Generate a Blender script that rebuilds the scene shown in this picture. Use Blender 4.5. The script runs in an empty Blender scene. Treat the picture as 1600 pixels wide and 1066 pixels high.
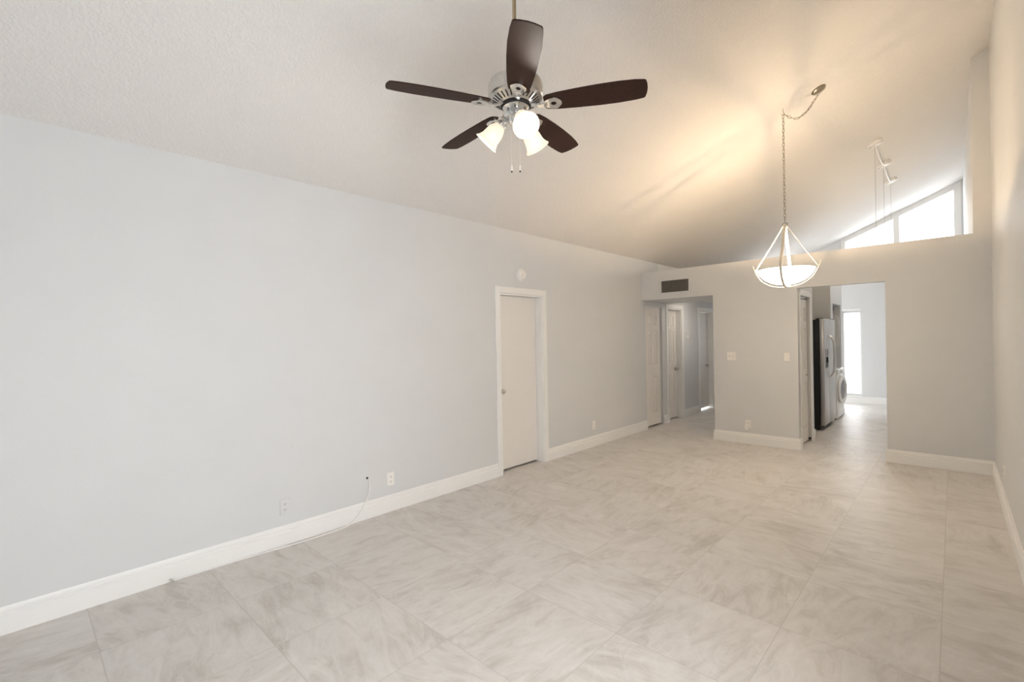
import bpy, bmesh, math, random
from mathutils import Vector, Matrix
random.seed(7)
SC = bpy.context.scene
COL = SC.collection
PI = math.pi

# ------------------------------------------------------------------ room measurements (metres)
LW, RW, BW, FW, NW = -3.585, 0.293, 6.82, 12.14, -1.8      # left, right, back, far kitchen, near wall planes
C0, CS = 2.697, 0.4273                                       # ceiling height at the left wall and its slope
HB = 2.484                                                   # top of the partial back wall
HS = 2.05                                                    # underside of the hall soffit
HO = 2.06                                                    # head of the kitchen opening
ML, OL, OR_, PX = -2.486, -1.44, -0.563, 0.159               # hall corner, kitchen opening sides, pier side
def cz(x): return C0 + CS * (x + 3.573)

# ------------------------------------------------------------------ camera
cd = bpy.data.cameras.new('camera')
cam = bpy.data.objects.new('camera', cd); COL.objects.link(cam)
yaw, pitch, roll = math.radians(43.2738), math.radians(-0.1628), math.radians(-1.052)
fwv = Vector((-math.sin(yaw) * math.cos(pitch), math.cos(yaw) * math.cos(pitch), math.sin(pitch)))
rv = Vector((math.cos(yaw), math.sin(yaw), 0)); uv_ = rv.cross(fwv)
r2 = rv * math.cos(roll) + uv_ * math.sin(roll); u2 = -rv * math.sin(roll) + uv_ * math.cos(roll)
m = Matrix((r2, u2, -fwv)).transposed().to_4x4(); m.translation = (0, 0, 1.47)
cam.matrix_world = m
cd.sensor_width = 36; cd.lens = 732.92 / 1600 * 36; cd.clip_start = 0.02
SC.camera = cam

# ------------------------------------------------------------------ daylight and exposure
YH_ = 10.45
PY0, PY1, PZ1 = -0.5, 1.8, 2.1                                # patio door in the right wall, beside the camera
WORLD_STRENGTH = 3.1
w = bpy.data.worlds.new('daylight'); SC.world = w; w.use_nodes = True
bg = w.node_tree.nodes['Background']
bg.inputs[0].default_value = (0.955, 0.978, 1.0, 1); bg.inputs[1].default_value = WORLD_STRENGTH
def portal(name, loc, size_x, size_y, direction):
    l = bpy.data.lights.new(name, 'AREA'); l.shape = 'RECTANGLE'; l.size = size_x; l.size_y = size_y
    l.cycles.is_portal = True
    o = bpy.data.objects.new(name, l); COL.objects.link(o); o.location = loc
    o.rotation_euler = Vector(direction).to_track_quat('-Z', 'Y').to_euler()
    return o
portal('portal_patio_door', (RW + 0.14, (PY0 + PY1) / 2, PZ1 / 2), PZ1, PY1 - PY0, (-1, 0, 0))
portal('portal_tall_window', (-1.57, FW + 0.14, 1.05), 0.40, 1.8, (0, -1, 0))
portal('portal_added_kitchen_window', (-3.1, FW + 0.14, 1.5), 0.5, 1.2, (0, -1, 0))
portal('portal_added_hall_window', (-3.025, YH_ + 0.12, 1.4), 0.55, 1.0, (0, -1, 0))
portal('portal_clerestory', (-0.8, FW + 0.14, 3.6), 1.9, 1.2, (0, -1, 0))
vs = SC.view_settings
vs.view_transform = 'Standard'; vs.look = 'None'; vs.exposure = 1.08; vs.gamma = 1.0; vs.use_curve_mapping = False
SC.cycles.max_bounces = 10; SC.cycles.diffuse_bounces = 6; SC.cycles.glossy_bounces = 4
SC.cycles.sample_clamp_indirect = 6.0
SC.cycles.use_denoising = True
SC.cycles.caustics_reflective = False; SC.cycles.caustics_refractive = False

# ------------------------------------------------------------------ materials
def new_mat(name):
    mt = bpy.data.materials.new(name); mt.use_nodes = True
    return mt, mt.node_tree.nodes, mt.node_tree.links, mt.node_tree.nodes['Principled BSDF']
def simple(name, col, rough=0.5, metal=0.0, var=0.0, scale=20.0, bump=0.0, bscale=200.0, spec=None):
    mt, N, K, B = new_mat(name)
    B.inputs['Roughness'].default_value = rough; B.inputs['Metallic'].default_value = metal
    if spec is not None: B.inputs['Specular IOR Level'].default_value = spec
    tc = N.new('ShaderNodeTexCoord')
    ns = N.new('ShaderNodeTexNoise'); ns.inputs['Scale'].default_value = scale; ns.inputs['Detail'].default_value = 3
    K.new(tc.outputs['Object'], ns.inputs['Vector'])
    rp = N.new('ShaderNodeValToRGB'); K.new(ns.outputs[0], rp.inputs[0])
    lo = [max(0, c * (1 - var)) for c in col]; hi = [min(1, c * (1 + var)) for c in col]
    rp.color_ramp.elements[0].position = 0.3; rp.color_ramp.elements[0].color = (*lo, 1)
    rp.color_ramp.elements[1].position = 0.7; rp.color_ramp.elements[1].color = (*hi, 1)
    K.new(rp.outputs[0], B.inputs['Base Color'])
    if bump:
        n2 = N.new('ShaderNodeTexNoise'); n2.inputs['Scale'].default_value = bscale; n2.inputs['Detail'].default_value = 2
        K.new(tc.outputs['Object'], n2.inputs['Vector'])
        bp = N.new('ShaderNodeBump'); bp.inputs['Strength'].default_value = bump; bp.inputs['Distance'].default_value = 0.004
        K.new(n2.outputs[0], bp.inputs['Height']); K.new(bp.outputs[0], B.inputs['Normal'])
    return mt
def emissive(name, col, strength, base=(0.9, 0.88, 0.84), thru=0.35):
    mt, N, K, B = new_mat(name)
    B.inputs['Base Color'].default_value = (*base, 1); B.inputs['Roughness'].default_value = 0.35
    B.inputs['Emission Color'].default_value = (*col, 1); B.inputs['Emission Strength'].default_value = strength
    tr = N.new('ShaderNodeBsdfTranslucent'); tr.inputs[0].default_value = (*base, 1)
    mx = N.new('ShaderNodeMixShader'); mx.inputs[0].default_value = thru
    K.new(B.outputs[0], mx.inputs[1]); K.new(tr.outputs[0], mx.inputs[2])
    K.new(mx.outputs[0], N['Material Output'].inputs[0])
    return mt
def glass_mat(name):
    mt, N, K, B = new_mat(name)
    tr = N.new('ShaderNodeBsdfTransparent'); gl = N.new('ShaderNodeBsdfGlossy'); gl.inputs['Roughness'].default_value = 0.02
    lw = N.new('ShaderNodeLayerWeight'); lw.inputs['Blend'].default_value = 0.12
    mx = N.new('ShaderNodeMixShader'); K.new(lw.outputs['Fresnel'], mx.inputs[0])
    K.new(tr.outputs[0], mx.inputs[1]); K.new(gl.outputs[0], mx.inputs[2]); K.new(mx.outputs[0], N['Material Output'].inputs[0])
    return mt

M = {}
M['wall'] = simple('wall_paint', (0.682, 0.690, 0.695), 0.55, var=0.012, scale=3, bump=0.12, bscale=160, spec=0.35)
M['pale_wall'] = simple('pale_wall_surface', (0.82, 0.81, 0.79), 0.6, var=0.01, bump=0.08, bscale=160)
M['trim'] = simple('trim_paint', (0.86, 0.855, 0.84), 0.35, var=0.01, scale=6)
M['door'] = simple('door_paint', (0.80, 0.775, 0.74), 0.4, var=0.012, scale=5, bump=0.04, bscale=120)
M['plastic'] = simple('white_plastic', (0.86, 0.84, 0.81), 0.35, var=0.01)
M['painted_plate'] = simple('painted_plate', (0.685, 0.69, 0.70), 0.5, var=0.01)
M['dark'] = simple('dark_slot', (0.02, 0.018, 0.016), 0.7, var=0.1)
M['nickel'] = simple('brushed_nickel', (0.62, 0.60, 0.57), 0.28, 1.0, var=0.05, scale=60)
M['chrome'] = simple('polished_nickel', (0.78, 0.77, 0.75), 0.14, 1.0, var=0.03, scale=30)
M['antique'] = simple('antique_nickel', (0.36, 0.31, 0.24), 0.35, 1.0, var=0.12, scale=40)
M['rod'] = simple('rod_metal', (0.55, 0.45, 0.31), 0.35, 1.0, var=0.05, scale=60)
M['band'] = simple('band_metal', (0.80, 0.74, 0.64), 0.45, 0.25, var=0.05, scale=30)
M['black'] = simple('black_enamel', (0.012, 0.012, 0.013), 0.42, var=0.15, bump=0.1, bscale=300)
M['rubber'] = simple('black_rubber', (0.025, 0.025, 0.025), 0.7, var=0.1)
M['appliance'] = simple('white_enamel', (0.84, 0.84, 0.83), 0.25, var=0.01)
M['grey_glass'] = simple('dark_door_glass', (0.16, 0.16, 0.165), 0.12, var=0.2, scale=8)
M['grille'] = simple('grille_fin_paint', (0.50, 0.47, 0.44), 0.5, var=0.06, scale=30)
M['grille_back'] = simple('grille_duct', (0.05, 0.045, 0.04), 0.8, var=0.2)
M['glass'] = glass_mat('window_glass')
M['shade'] = emissive('frosted_shade_glass', (1.0, 0.87, 0.70), 0.36, (0.50, 0.46, 0.40), 0.22)
M['kshade'] = emissive('opal_shade_glass', (1.0, 0.9, 0.76), 1.0)
M['hall_fill'] = emissive('added_hall_glow', (1.0, 0.88, 0.76), 22.0)  # glow of the added hall lamp
M['bulb'] = emissive('lit_bulb', (1.0, 0.80, 0.52), 4.0)
M['bowl'] = emissive('frosted_bowl_glass', (1.0, 0.87, 0.71), 9.5)
M['cord'] = simple('clear_cord', (0.72, 0.68, 0.58), 0.4, var=0.05)
M['cable'] = simple('white_cable_jacket', (0.86, 0.85, 0.84), 0.4, var=0.02)
M['thread'] = simple('thin_steel_cable', (0.55, 0.52, 0.49), 0.4, 0.5, var=0.05)
M['closet'] = simple('closet_paint', (0.55, 0.53, 0.51), 0.6, var=0.02)

def ceiling_material():
    mt, N, K, B = new_mat('textured_ceiling')
    B.inputs['Roughness'].default_value = 0.9; B.inputs['Specular IOR Level'].default_value = 0.15
    B.inputs['Base Color'].default_value = (0.765, 0.748, 0.728, 1)
    tc = N.new('ShaderNodeTexCoord')
    n1 = N.new('ShaderNodeTexNoise'); n1.inputs['Scale'].default_value = 62; n1.inputs['Detail'].default_value = 3; n1.inputs['Distortion'].default_value = 0.4
    v1 = N.new('ShaderNodeTexVoronoi'); v1.inputs['Scale'].default_value = 60
    K.new(tc.outputs['Object'], n1.inputs['Vector']); K.new(tc.outputs['Object'], v1.inputs['Vector'])
    r1 = N.new('ShaderNodeMapRange'); r1.inputs[1].default_value = 0.40; r1.inputs[2].default_value = 0.66
    K.new(n1.outputs[0], r1.inputs[0])
    mm = N.new('ShaderNodeMath'); mm.operation = 'MULTIPLY_ADD'; mm.inputs[1].default_value = -0.35
    K.new(v1.outputs['Distance'], mm.inputs[0]); K.new(r1.outputs[0], mm.inputs[2])
    bp = N.new('ShaderNodeBump'); bp.inputs['Strength'].default_value = 0.6; bp.inputs['Distance'].default_value = 0.005
    K.new(mm.outputs[0], bp.inputs['Height']); K.new(bp.outputs[0], B.inputs['Normal'])
    return mt
M['ceiling'] = ceiling_material()

def floor_material():
    mt, N, K, B = new_mat('porcelain_floor_tile')
    def math_(op, a, b=None, c=None):
        n = N.new('ShaderNodeMath'); n.operation = op
        for i, v in enumerate((a, b, c)):
            if v is None: continue
            if isinstance(v, (int, float)): n.inputs[i].default_value = v
            else: K.new(v, n.inputs[i])
        return n.outputs[0]
    tc = N.new('ShaderNodeTexCoord'); sp = N.new('ShaderNodeSeparateXYZ'); K.new(tc.outputs['Object'], sp.inputs[0])
    T = 0.59
    a = math_('DIVIDE', math_('ADD', sp.outputs[0], 0.06 + 20 * T), T)
    b = math_('DIVIDE', math_('SUBTRACT', sp.outputs[1], 0.262 - 20 * T), T)
    fa, fb = math_('FRACT', a), math_('FRACT', b)
    ia, ib = math_('FLOOR', a), math_('FLOOR', b)
    da = math_('ABSOLUTE', math_('SUBTRACT', fa, 0.5)); db = math_('ABSOLUTE', math_('SUBTRACT', fb, 0.5))
    edge = math_('MAXIMUM', da, db)
    gr = N.new('ShaderNodeMapRange'); gr.interpolation_type = 'SMOOTHSTEP'
    gr.inputs[1].default_value = 0.5 - 0.0036; gr.inputs[2].default_value = 0.5 - 0.0022
    K.new(edge, gr.inputs[0])
    # a different cut of the stone in each tile
    cv = N.new('ShaderNodeCombineXYZ'); K.new(ia, cv.inputs[0]); K.new(ib, cv.inputs[1])
    wn = N.new('ShaderNodeTexWhiteNoise'); wn.noise_dimensions = '3D'; K.new(cv.outputs[0], wn.inputs['Vector'])
    sc = N.new('ShaderNodeVectorMath'); sc.operation = 'SCALE'; sc.inputs['Scale'].default_value = 37.0
    K.new(wn.outputs['Color'], sc.inputs[0])
    ad = N.new('ShaderNodeVectorMath'); K.new(tc.outputs['Object'], ad.inputs[0]); K.new(sc.outputs[0], ad.inputs[1])
    rot = N.new('ShaderNodeVectorRotate'); rot.rotation_type = 'Z_AXIS'
    K.new(tc.outputs['Object'], rot.inputs['Vector'])
    ang = math_('ADD', math_('MULTIPLY', math_('FLOOR', math_('MULTIPLY', wn.outputs['Value'], 2.0)), PI / 2), math_('MULTIPLY', math_('SINE', math_('MULTIPLY', wn.outputs['Value'], 90.0)), 0.25)); K.new(ang, rot.inputs['Angle'])
    ad2 = N.new('ShaderNodeVectorMath'); K.new(rot.outputs[0], ad2.inputs[0]); K.new(sc.outputs[0], ad2.inputs[1])
    mp = N.new('ShaderNodeMapping'); mp.inputs['Scale'].default_value = (1.8, 5.5, 1); K.new(ad2.outputs[0], mp.inputs[0])
    n1 = N.new('ShaderNodeTexNoise'); n1.inputs['Scale'].default_value = 2.3; n1.inputs['Detail'].default_value = 7
    n1.inputs['Roughness'].default_value = 0.70; n1.inputs['Distortion'].default_value = 0.9
    K.new(mp.outputs[0], n1.inputs['Vector'])
    n2 = N.new('ShaderNodeTexNoise'); n2.inputs['Scale'].default_value = 2.4; n2.inputs['Detail'].default_value = 4; n2.inputs['Distortion'].default_value = 0.5
    K.new(ad.outputs[0], n2.inputs['Vector'])
    mixv = math_('MULTIPLY_ADD', n1.outputs[0], 0.62, math_('MULTIPLY', n2.outputs[0], 0.38))
    rp = N.new('ShaderNodeValToRGB'); K.new(mixv, rp.inputs[0])
    E = rp.color_ramp.elements
    E[0].position = 0.34; E[0].color = (0.490, 0.458, 0.420, 1)
    E[1].position = 0.66; E[1].color = (0.715, 0.693, 0.668, 1)
    e = E.new(0.5); e.color = (0.635, 0.608, 0.577, 1)
    # pale hairline veins
    vo = N.new('ShaderNodeTexNoise'); vo.inputs['Scale'].default_value = 2.2; vo.inputs['Detail'].default_value = 3; vo.inputs['Distortion'].default_value = 1.4
    K.new(ad2.outputs[0], vo.inputs['Vector'])
    vein = N.new('ShaderNodeMapRange'); vein.inputs[1].default_value = 0.012; vein.inputs[2].default_value = 0.0
    K.new(math_('ABSOLUTE', math_('SUBTRACT', vo.outputs[0], 0.5)), vein.inputs[0])
    mv = N.new('ShaderNodeMix'); mv.data_type = 'RGBA'
    K.new(math_('MULTIPLY', vein.outputs[0], math_('MULTIPLY', n1.outputs[0], 0.55)), mv.inputs[0])
    K.new(rp.outputs[0], mv.inputs[6]); mv.inputs[7].default_value = (0.76, 0.74, 0.71, 1)
    mg = N.new('ShaderNodeMix'); mg.data_type = 'RGBA'; K.new(gr.outputs[0], mg.inputs[0])
    mg.inputs[7].default_value = (0.51, 0.48, 0.445, 1); K.new(mv.outputs[2], mg.inputs[6])
    K.new(mg.outputs[2], B.inputs['Base Color'])
    rr = N.new('ShaderNodeMapRange'); rr.inputs[3].default_value = 0.36; rr.inputs[4].default_value = 0.48
    K.new(n1.outputs[0], rr.inputs[0]); K.new(rr.outputs[0], B.inputs['Roughness'])
    B.inputs['Specular IOR Level'].default_value = 0.45
    bp = N.new('ShaderNodeBump'); bp.inputs['Strength'].default_value = 0.25; bp.inputs['Distance'].default_value = 0.0015; bp.invert = True
    K.new(gr.outputs[0], bp.inputs['Height']); K.new(bp.outputs[0], B.inputs['Normal'])
    return mt
M['floor'] = floor_material()

def wood_material():
    mt, N, K, B = new_mat('dark_walnut_blade')
    tc = N.new('ShaderNodeTexCoord'); mp = N.new('ShaderNodeMapping'); mp.inputs['Scale'].default_value = (4, 60, 60)
    K.new(tc.outputs['Generated'], mp.inputs[0])
    ns = N.new('ShaderNodeTexNoise'); ns.inputs['Scale'].default_value = 1.3; ns.inputs['Detail'].default_value = 5; ns.inputs['Distortion'].default_value = 0.3
    K.new(mp.outputs[0], ns.inputs['Vector'])
    rp = N.new('ShaderNodeValToRGB'); K.new(ns.outputs[0], rp.inputs[0])
    rp.color_ramp.elements[0].position = 0.35; rp.color_ramp.elements[0].color = (0.026, 0.0125, 0.009, 1)
    rp.color_ramp.elements[1].position = 0.68; rp.color_ramp.elements[1].color = (0.050, 0.0255, 0.018, 1)
    K.new(rp.outputs[0], B.inputs['Base Color']); B.inputs['Roughness'].default_value = 0.5; B.inputs['Specular IOR Level'].default_value = 0.10
    return mt
M['blade'] = wood_material()

def steel_material():
    mt, N, K, B = new_mat('brushed_stainless')
    tc = N.new('ShaderNodeTexCoord'); mp = N.new('ShaderNodeMapping'); mp.inputs['Scale'].default_value = (90, 90, 1.2)
    K.new(tc.outputs['Object'], mp.inputs[0])
    ns = N.new('ShaderNodeTexNoise'); ns.inputs['Scale'].default_value = 3; ns.inputs['Detail'].default_value = 3
    K.new(mp.outputs[0], ns.inputs['Vector'])
    rp = N.new('ShaderNodeValToRGB'); K.new(ns.outputs[0], rp.inputs[0])
    rp.color_ramp.elements[0].color = (0.46, 0.44, 0.42, 1); rp.color_ramp.elements[1].color = (0.60, 0.58, 0.56, 1)
    K.new(rp.outputs[0], B.inputs['Base Color']); B.inputs['Metallic'].default_value = 1; B.inputs['Roughness'].default_value = 0.36
    return mt
M['steel'] = steel_material()

# ------------------------------------------------------------------ mesh helpers
WLOC = {}
def frame(origin, u, n):
    """local (u along the wall, v up, d out of the wall) -> world"""
    u = Vector(u).normalized(); n = Vector(n).normalized(); v = n.cross(u)
    if v.z < 0: v = -v
    mt = Matrix((u, v, n)).transposed().to_4x4(); mt.translation = Vector(origin)
    return mt
def basis(origin, axis):
    q = Vector(axis).to_track_quat('Z', 'Y').to_matrix().to_4x4(); q.translation = Vector(origin); return q
class MB:
    def __init__(s, mtx=None): s.bm = bmesh.new(); s.m = mtx or Matrix()
    def _add(s, verts, faces, mtx=None):
        t = s.m @ mtx if mtx is not None else s.m
        vs_ = [s.bm.verts.new(t @ Vector(v)) for v in verts]
        for f in faces:
            try: s.bm.faces.new([vs_[i] for i in f])
            except ValueError: pass
        return vs_
    def box(s, x0, x1, y0, y1, z0, z1, mtx=None, bev=0.0, seg=2):
        v = [(x, y, z) for x in (x0, x1) for y in (y0, y1) for z in (z0, z1)]
        f = [(0, 1, 3, 2), (4, 6, 7, 5), (0, 4, 5, 1), (2, 3, 7, 6), (0, 2, 6, 4), (1, 5, 7, 3)]
        vs_ = s._add(v, f, mtx)
        if bev:
            es = list({e for vv in vs_ for e in vv.link_edges})
            bmesh.ops.bevel(s.bm, geom=es, offset=bev, segments=seg, profile=0.5, affect='EDGES')
        return s
    def prism(s, pts, d0, d1, plane='XZ', mtx=None, bev=0.0):
        def P(a, b, d): return {'XZ': (a, d, b), 'XY': (a, b, d), 'YZ': (d, a, b)}[plane]
        n = len(pts)
        v = [P(a, b, d0) for a, b in pts] + [P(a, b, d1) for a, b in pts]
        f = [tuple(range(n))[::-1], tuple(range(n, 2 * n))] + [(i, (i + 1) % n, n + (i + 1) % n, n + i) for i in range(n)]
        vs_ = s._add(v, f, mtx)
        if bev:
            es = list({e for vv in vs_ for e in vv.link_edges})
            bmesh.ops.bevel(s.bm, geom=es, offset=bev, segments=2, profile=0.5, affect='EDGES')
        return s
    def frustum(s, u0, u1, v0, v1, d0, d1, inset, mtx=None):
        v = [(u0, v0, d0), (u1, v0, d0), (u1, v1, d0), (u0, v1, d0),
             (u0 + inset, v0 + inset, d1), (u1 - inset, v0 + inset, d1), (u1 - inset, v1 - inset, d1), (u0 + inset, v1 - inset, d1)]
        s._add(v, [(0, 1, 2, 3), (4, 5, 6, 7), (0, 1, 5, 4), (1, 2, 6, 5), (2, 3, 7, 6), (3, 0, 4, 7)], mtx); return s
    def lathe(s, prof, seg=32, mtx=None, cap=True):
        """profile of (radius, height) pairs turned about local z"""
        rings = []; verts = []; faces = []
        for r, z in prof:
            if r < 1e-6: rings.append([len(verts)]); verts.append((0, 0, z))
            else:
                rings.append([len(verts) + k for k in range(seg)])
                verts += [(r * math.cos(2 * PI * k / seg), r * math.sin(2 * PI * k / seg), z) for k in range(seg)]
        for A, B in zip(rings, rings[1:]):
            for k in range(seg):
                k2 = (k + 1) % seg
                if len(A) == 1 and len(B) == 1: continue
                if len(A) == 1: faces.append((A[0], B[k], B[k2]))
                elif len(B) == 1: faces.append((A[k], A[k2], B[0]))
                else: faces.append((A[k], A[k2], B[k2], B[k]))
        if cap:
            if len(rings[0]) > 1: faces.append(tuple(rings[0][::-1]))
            if len(rings[-1]) > 1: faces.append(tuple(rings[-1]))
        s._add(verts, faces, mtx); return s
    def tube(s, pts, r, seg=8, closed=False, mtx=None):
        P = [Vector(p) for p in pts]; n = len(P); verts = []; faces = []
        tans = []
        for i in range(n):
            a = P[(i - 1) % n] if closed or i > 0 else P[i]; b = P[(i + 1) % n] if closed or i < n - 1 else P[i]
            tans.append((b - a).normalized())
        ref = Vector((0, 0, 1)) if abs(tans[0].z) < 0.9 else Vector((1, 0, 0))
        nrm = (ref - tans[0] * ref.dot(tans[0])).normalized()
        for i in range(n):
            nrm = (nrm - tans[i] * nrm.dot(tans[i])).normalized(); bn = tans[i].cross(nrm)
            rr = r[i] if isinstance(r, (list, tuple)) else r
            verts += [tuple(P[i] + nrm * rr * math.cos(2 * PI * k / seg) + bn * rr * math.sin(2 * PI * k / seg)) for k in range(seg)]
        for i in range(n if closed else n - 1):
            j = (i + 1) % n
            for k in range(seg):
                k2 = (k + 1) % seg
                faces.append((i * seg + k, i * seg + k2, j * seg + k2, j * seg + k))
        if not closed:
            faces.append(tuple(range(seg))[::-1]); faces.append(tuple((n - 1) * seg + k for k in range(seg)))
        s._add(verts, faces, mtx); return s
    def strip(s, pts, width_dir, widths, thick_dirs, t, mtx=None):
        """a flat bar of rectangular section along pts"""
        P = [Vector(p) for p in pts]; W = Vector(width_dir).normalized(); verts = []; faces = []
        for i, p in enumerate(P):
            w = widths[i] if isinstance(widths, (list, tuple)) else widths
            a = P[max(0, i - 1)]; b = P[min(len(P) - 1, i + 1)]
            td = (b - a).normalized().cross(W).normalized()
            verts += [tuple(p + W * w / 2 + td * t / 2), tuple(p - W * w / 2 + td * t / 2), tuple(p - W * w / 2 - td * t / 2), tuple(p + W * w / 2 - td * t / 2)]
        n = len(P)
        for i in range(n - 1):
            for k in range(4):
                k2 = (k + 1) % 4; faces.append((i * 4 + k, i * 4 + k2, i * 4 + 4 + k2, i * 4 + 4 + k))
        faces += [(3, 2, 1, 0), tuple((n - 1) * 4 + k for k in range(4))]
        s._add(verts, faces, mtx); return s
    def build(s, name, mat, parent=None, loc=None, smooth=False, bevel=0.0, angle=40):
        bmesh.ops.recalc_face_normals(s.bm, faces=s.bm.faces)
        base = WLOC.get(parent.name, Vector()) if parent else Vector()
        org = Vector(loc) if loc is not None else base
        bmesh.ops.translate(s.bm, verts=s.bm.verts, vec=-org)
        me = bpy.data.meshes.new(name); s.bm.to_mesh(me); s.bm.free()
        me.materials.append(mat)
        o = bpy.data.objects.new(name, me); COL.objects.link(o); o.location = org - base
        if parent: o.parent = parent
        WLOC[o.name] = org
        if smooth:
            for p in me.polygons: p.use_smooth = True
            try: me.set_sharp_from_angle(angle=math.radians(angle))
            except Exception: pass
        if bevel:
            b = o.modifiers.new('edge_bevel', 'BEVEL'); b.width = bevel; b.segments = 2; b.limit_method = 'ANGLE'
        return o
def tag(o, label, cat, group=None, kind=None):
    o['label'] = label; o['category'] = cat
    if group: o['group'] = group
    if kind: o['kind'] = kind
    return o
def thing(name, loc, label, cat, group=None, kind=None):
    o = bpy.data.objects.new(name, None); COL.objects.link(o); o.location = loc; o.empty_display_size = 0.05
    WLOC[o.name] = Vector(loc); return tag(o, label, cat, group, kind)
def struct(o, label=None, cat=None):
    o['kind'] = 'structure'
    if label: o['label'] = label
    if cat: o['category'] = cat
    return o
def smooth_path(pts, n=6):
    P = [Vector(p) for p in pts]; out = []
    for i in range(len(P) - 1):
        p0 = P[max(0, i - 1)]; p1 = P[i]; p2 = P[i + 1]; p3 = P[min(len(P) - 1, i + 2)]
        for k in range(n):
            t = k / n
            out.append(0.5 * ((2 * p1) + (p2 - p0) * t + (2 * p0 - 5 * p1 + 4 * p2 - p3) * t * t + (3 * p1 - p0 - 3 * p2 + p3) * t ** 3))
    out.append(P[-1]); return out

# ------------------------------------------------------------------ the shell
TH = 0.12
struct(MB().box(LW - 1.9, RW + TH, NW - TH, FW + 0.15, -0.1, 0).build('floor', M['floor']), 'beige-grey stone-look floor of large square tiles', 'floor')
xa, xb = LW - TH, RW + TH
struct(MB().prism([(xa, cz(xa)), (xb, cz(xb)), (xb, cz(xb) + 0.15), (xa, cz(xa) + 0.15)], NW - TH, FW + 0.15).build('ceiling', M['ceiling']),
       'sloping off-white textured ceiling rising to the right', 'ceiling')

# left wall with its four door openings; (y0, y1, head)
D1 = (3.615, 4.337, 1.985); D2 = (6.925, 7.515, 1.972); D3 = (7.718, 8.275, 1.962); D4 = (9.092, 9.80, 1.962)
YH = 10.45
mb = MB(); y = NW - TH
top = C0
for (a, b, h) in (D1, D2, D3, D4):
    t1 = top if a < 6.9 else 2.30
    if a > 6.9 and y < 6.9:
        mb.box(LW - TH, LW, y, a, 0, t1); mb.box(LW - TH, LW, y, 7.40, 2.30, top)
    else: mb.box(LW - TH, LW, y, a, 0, t1)
    mb.box(LW - TH, LW, a, b, h, t1); y = b
mb.box(LW - TH, LW, y, YH, 0, 2.30)
struct(mb.build('wall_left', M['wall']), 'long pale grey left wall', 'wall')
struct(MB().box(LW - TH, LW, 7.40, FW, 2.30, top).build('wall_left_upper', M['pale_wall']), 'paler wall strip above the hall lid', 'wall')  # paler colour than the rest of the left wall
struct(MB().box(RW, RW + TH, NW - TH, PY0, 0, cz(RW)).box(RW, RW + TH, PY0, PY1, PZ1, cz(RW)).box(RW, RW + TH, PY1, BW + TH, 0, cz(RW)).build('wall_right', M['wall']), 'pale grey right wall at the frame edge', 'wall')
struct(MB().box(PX, RW + TH, BW + TH, FW, 0, cz(PX)).build('wall_kitchen_right', M['wall']), 'white-lit kitchen wall beside the high window', 'wall')
mb = MB()
mb.prism([(ML, 0), (OL, 0), (OL, HB), (ML, HB)], BW, BW + TH)
mb.prism([(LW, HS), (ML, HS), (ML, HB), (LW, HB)], BW, 7.89)
mb.prism([(OL, HO), (OR_, HO), (OR_, HB), (OL, HB)], BW, BW + TH)
mb.prism([(OR_, 0), (PX, 0), (PX, HB), (OR_, HB)], BW, BW + TH)
mb.prism([(PX, 0), (RW, 0), (RW, cz(RW)), (PX, cz(PX))], BW, BW + TH)
struct(mb.build('wall_back', M['wall']), 'partial back wall with hall and kitchen openings and full-height pier', 'wall')
# hall beyond the soffit
struct(MB().box(LW, ML, 7.89, YH, 2.15, HB).build('ceiling_hall', M['pale_wall']), 'low ceiling of the hall', 'ceiling')
struct(MB().box(ML, ML + 0.1, BW + TH, YH, 0, HB).build('wall_hall_right', M['wall']), 'right wall of the hall', 'wall')
struct(MB().box(LW - TH, -3.3, YH, YH + 0.1, 0, HB).box(-2.75, ML + 0.1, YH, YH + 0.1, 0, HB).box(-3.3, -2.75, YH, YH + 0.1, 0, 0.9).box(-3.3, -2.75, YH, YH + 0.1, 1.9, HB).build('wall_hall_end', M['wall']), 'end wall of the hall', 'wall')
# closet behind the middle of the back wall, fridge alcove, laundry closet
mb = MB()
mb.box(OL - 0.1, OL, BW + TH, 6.945, 0, HB).box(OL - 0.1, OL, 6.945, 7.51, 1.972, HB).box(OL - 0.1, OL, 7.51, 7.70, 0, HB)
mb.box(ML + 0.1, OL - 0.1, 7.60, 7.70, 0, HB).box(ML + 0.1, OL - 0.1, BW + TH, 7.60, 2.38, HB)
struct(mb.build('wall_kitchen_left', M['wall']), 'closet wall just inside the kitchen opening', 'wall')
KX = -1.49
mb = MB()
mb.box(ML + 0.1, KX, 9.35, 9.45, 0, HB)
mb.box(KX - 0.1, KX, 9.45, 9.545, 0, HB).box(KX - 0.1, KX, 9.545, 10.29, 1.985, HB).box(KX - 0.1, KX, 10.29, 10.43, 0, HB)
mb.box(ML + 0.1, KX - 0.1, 10.33, 10.43, 0, HB).box(ML + 0.1, KX - 0.1, 9.45, 10.33, 2.2, HB)
struct(mb.build('wall_laundry', M['wall']), 'laundry closet wall past the refrigerator', 'wall')
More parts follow.
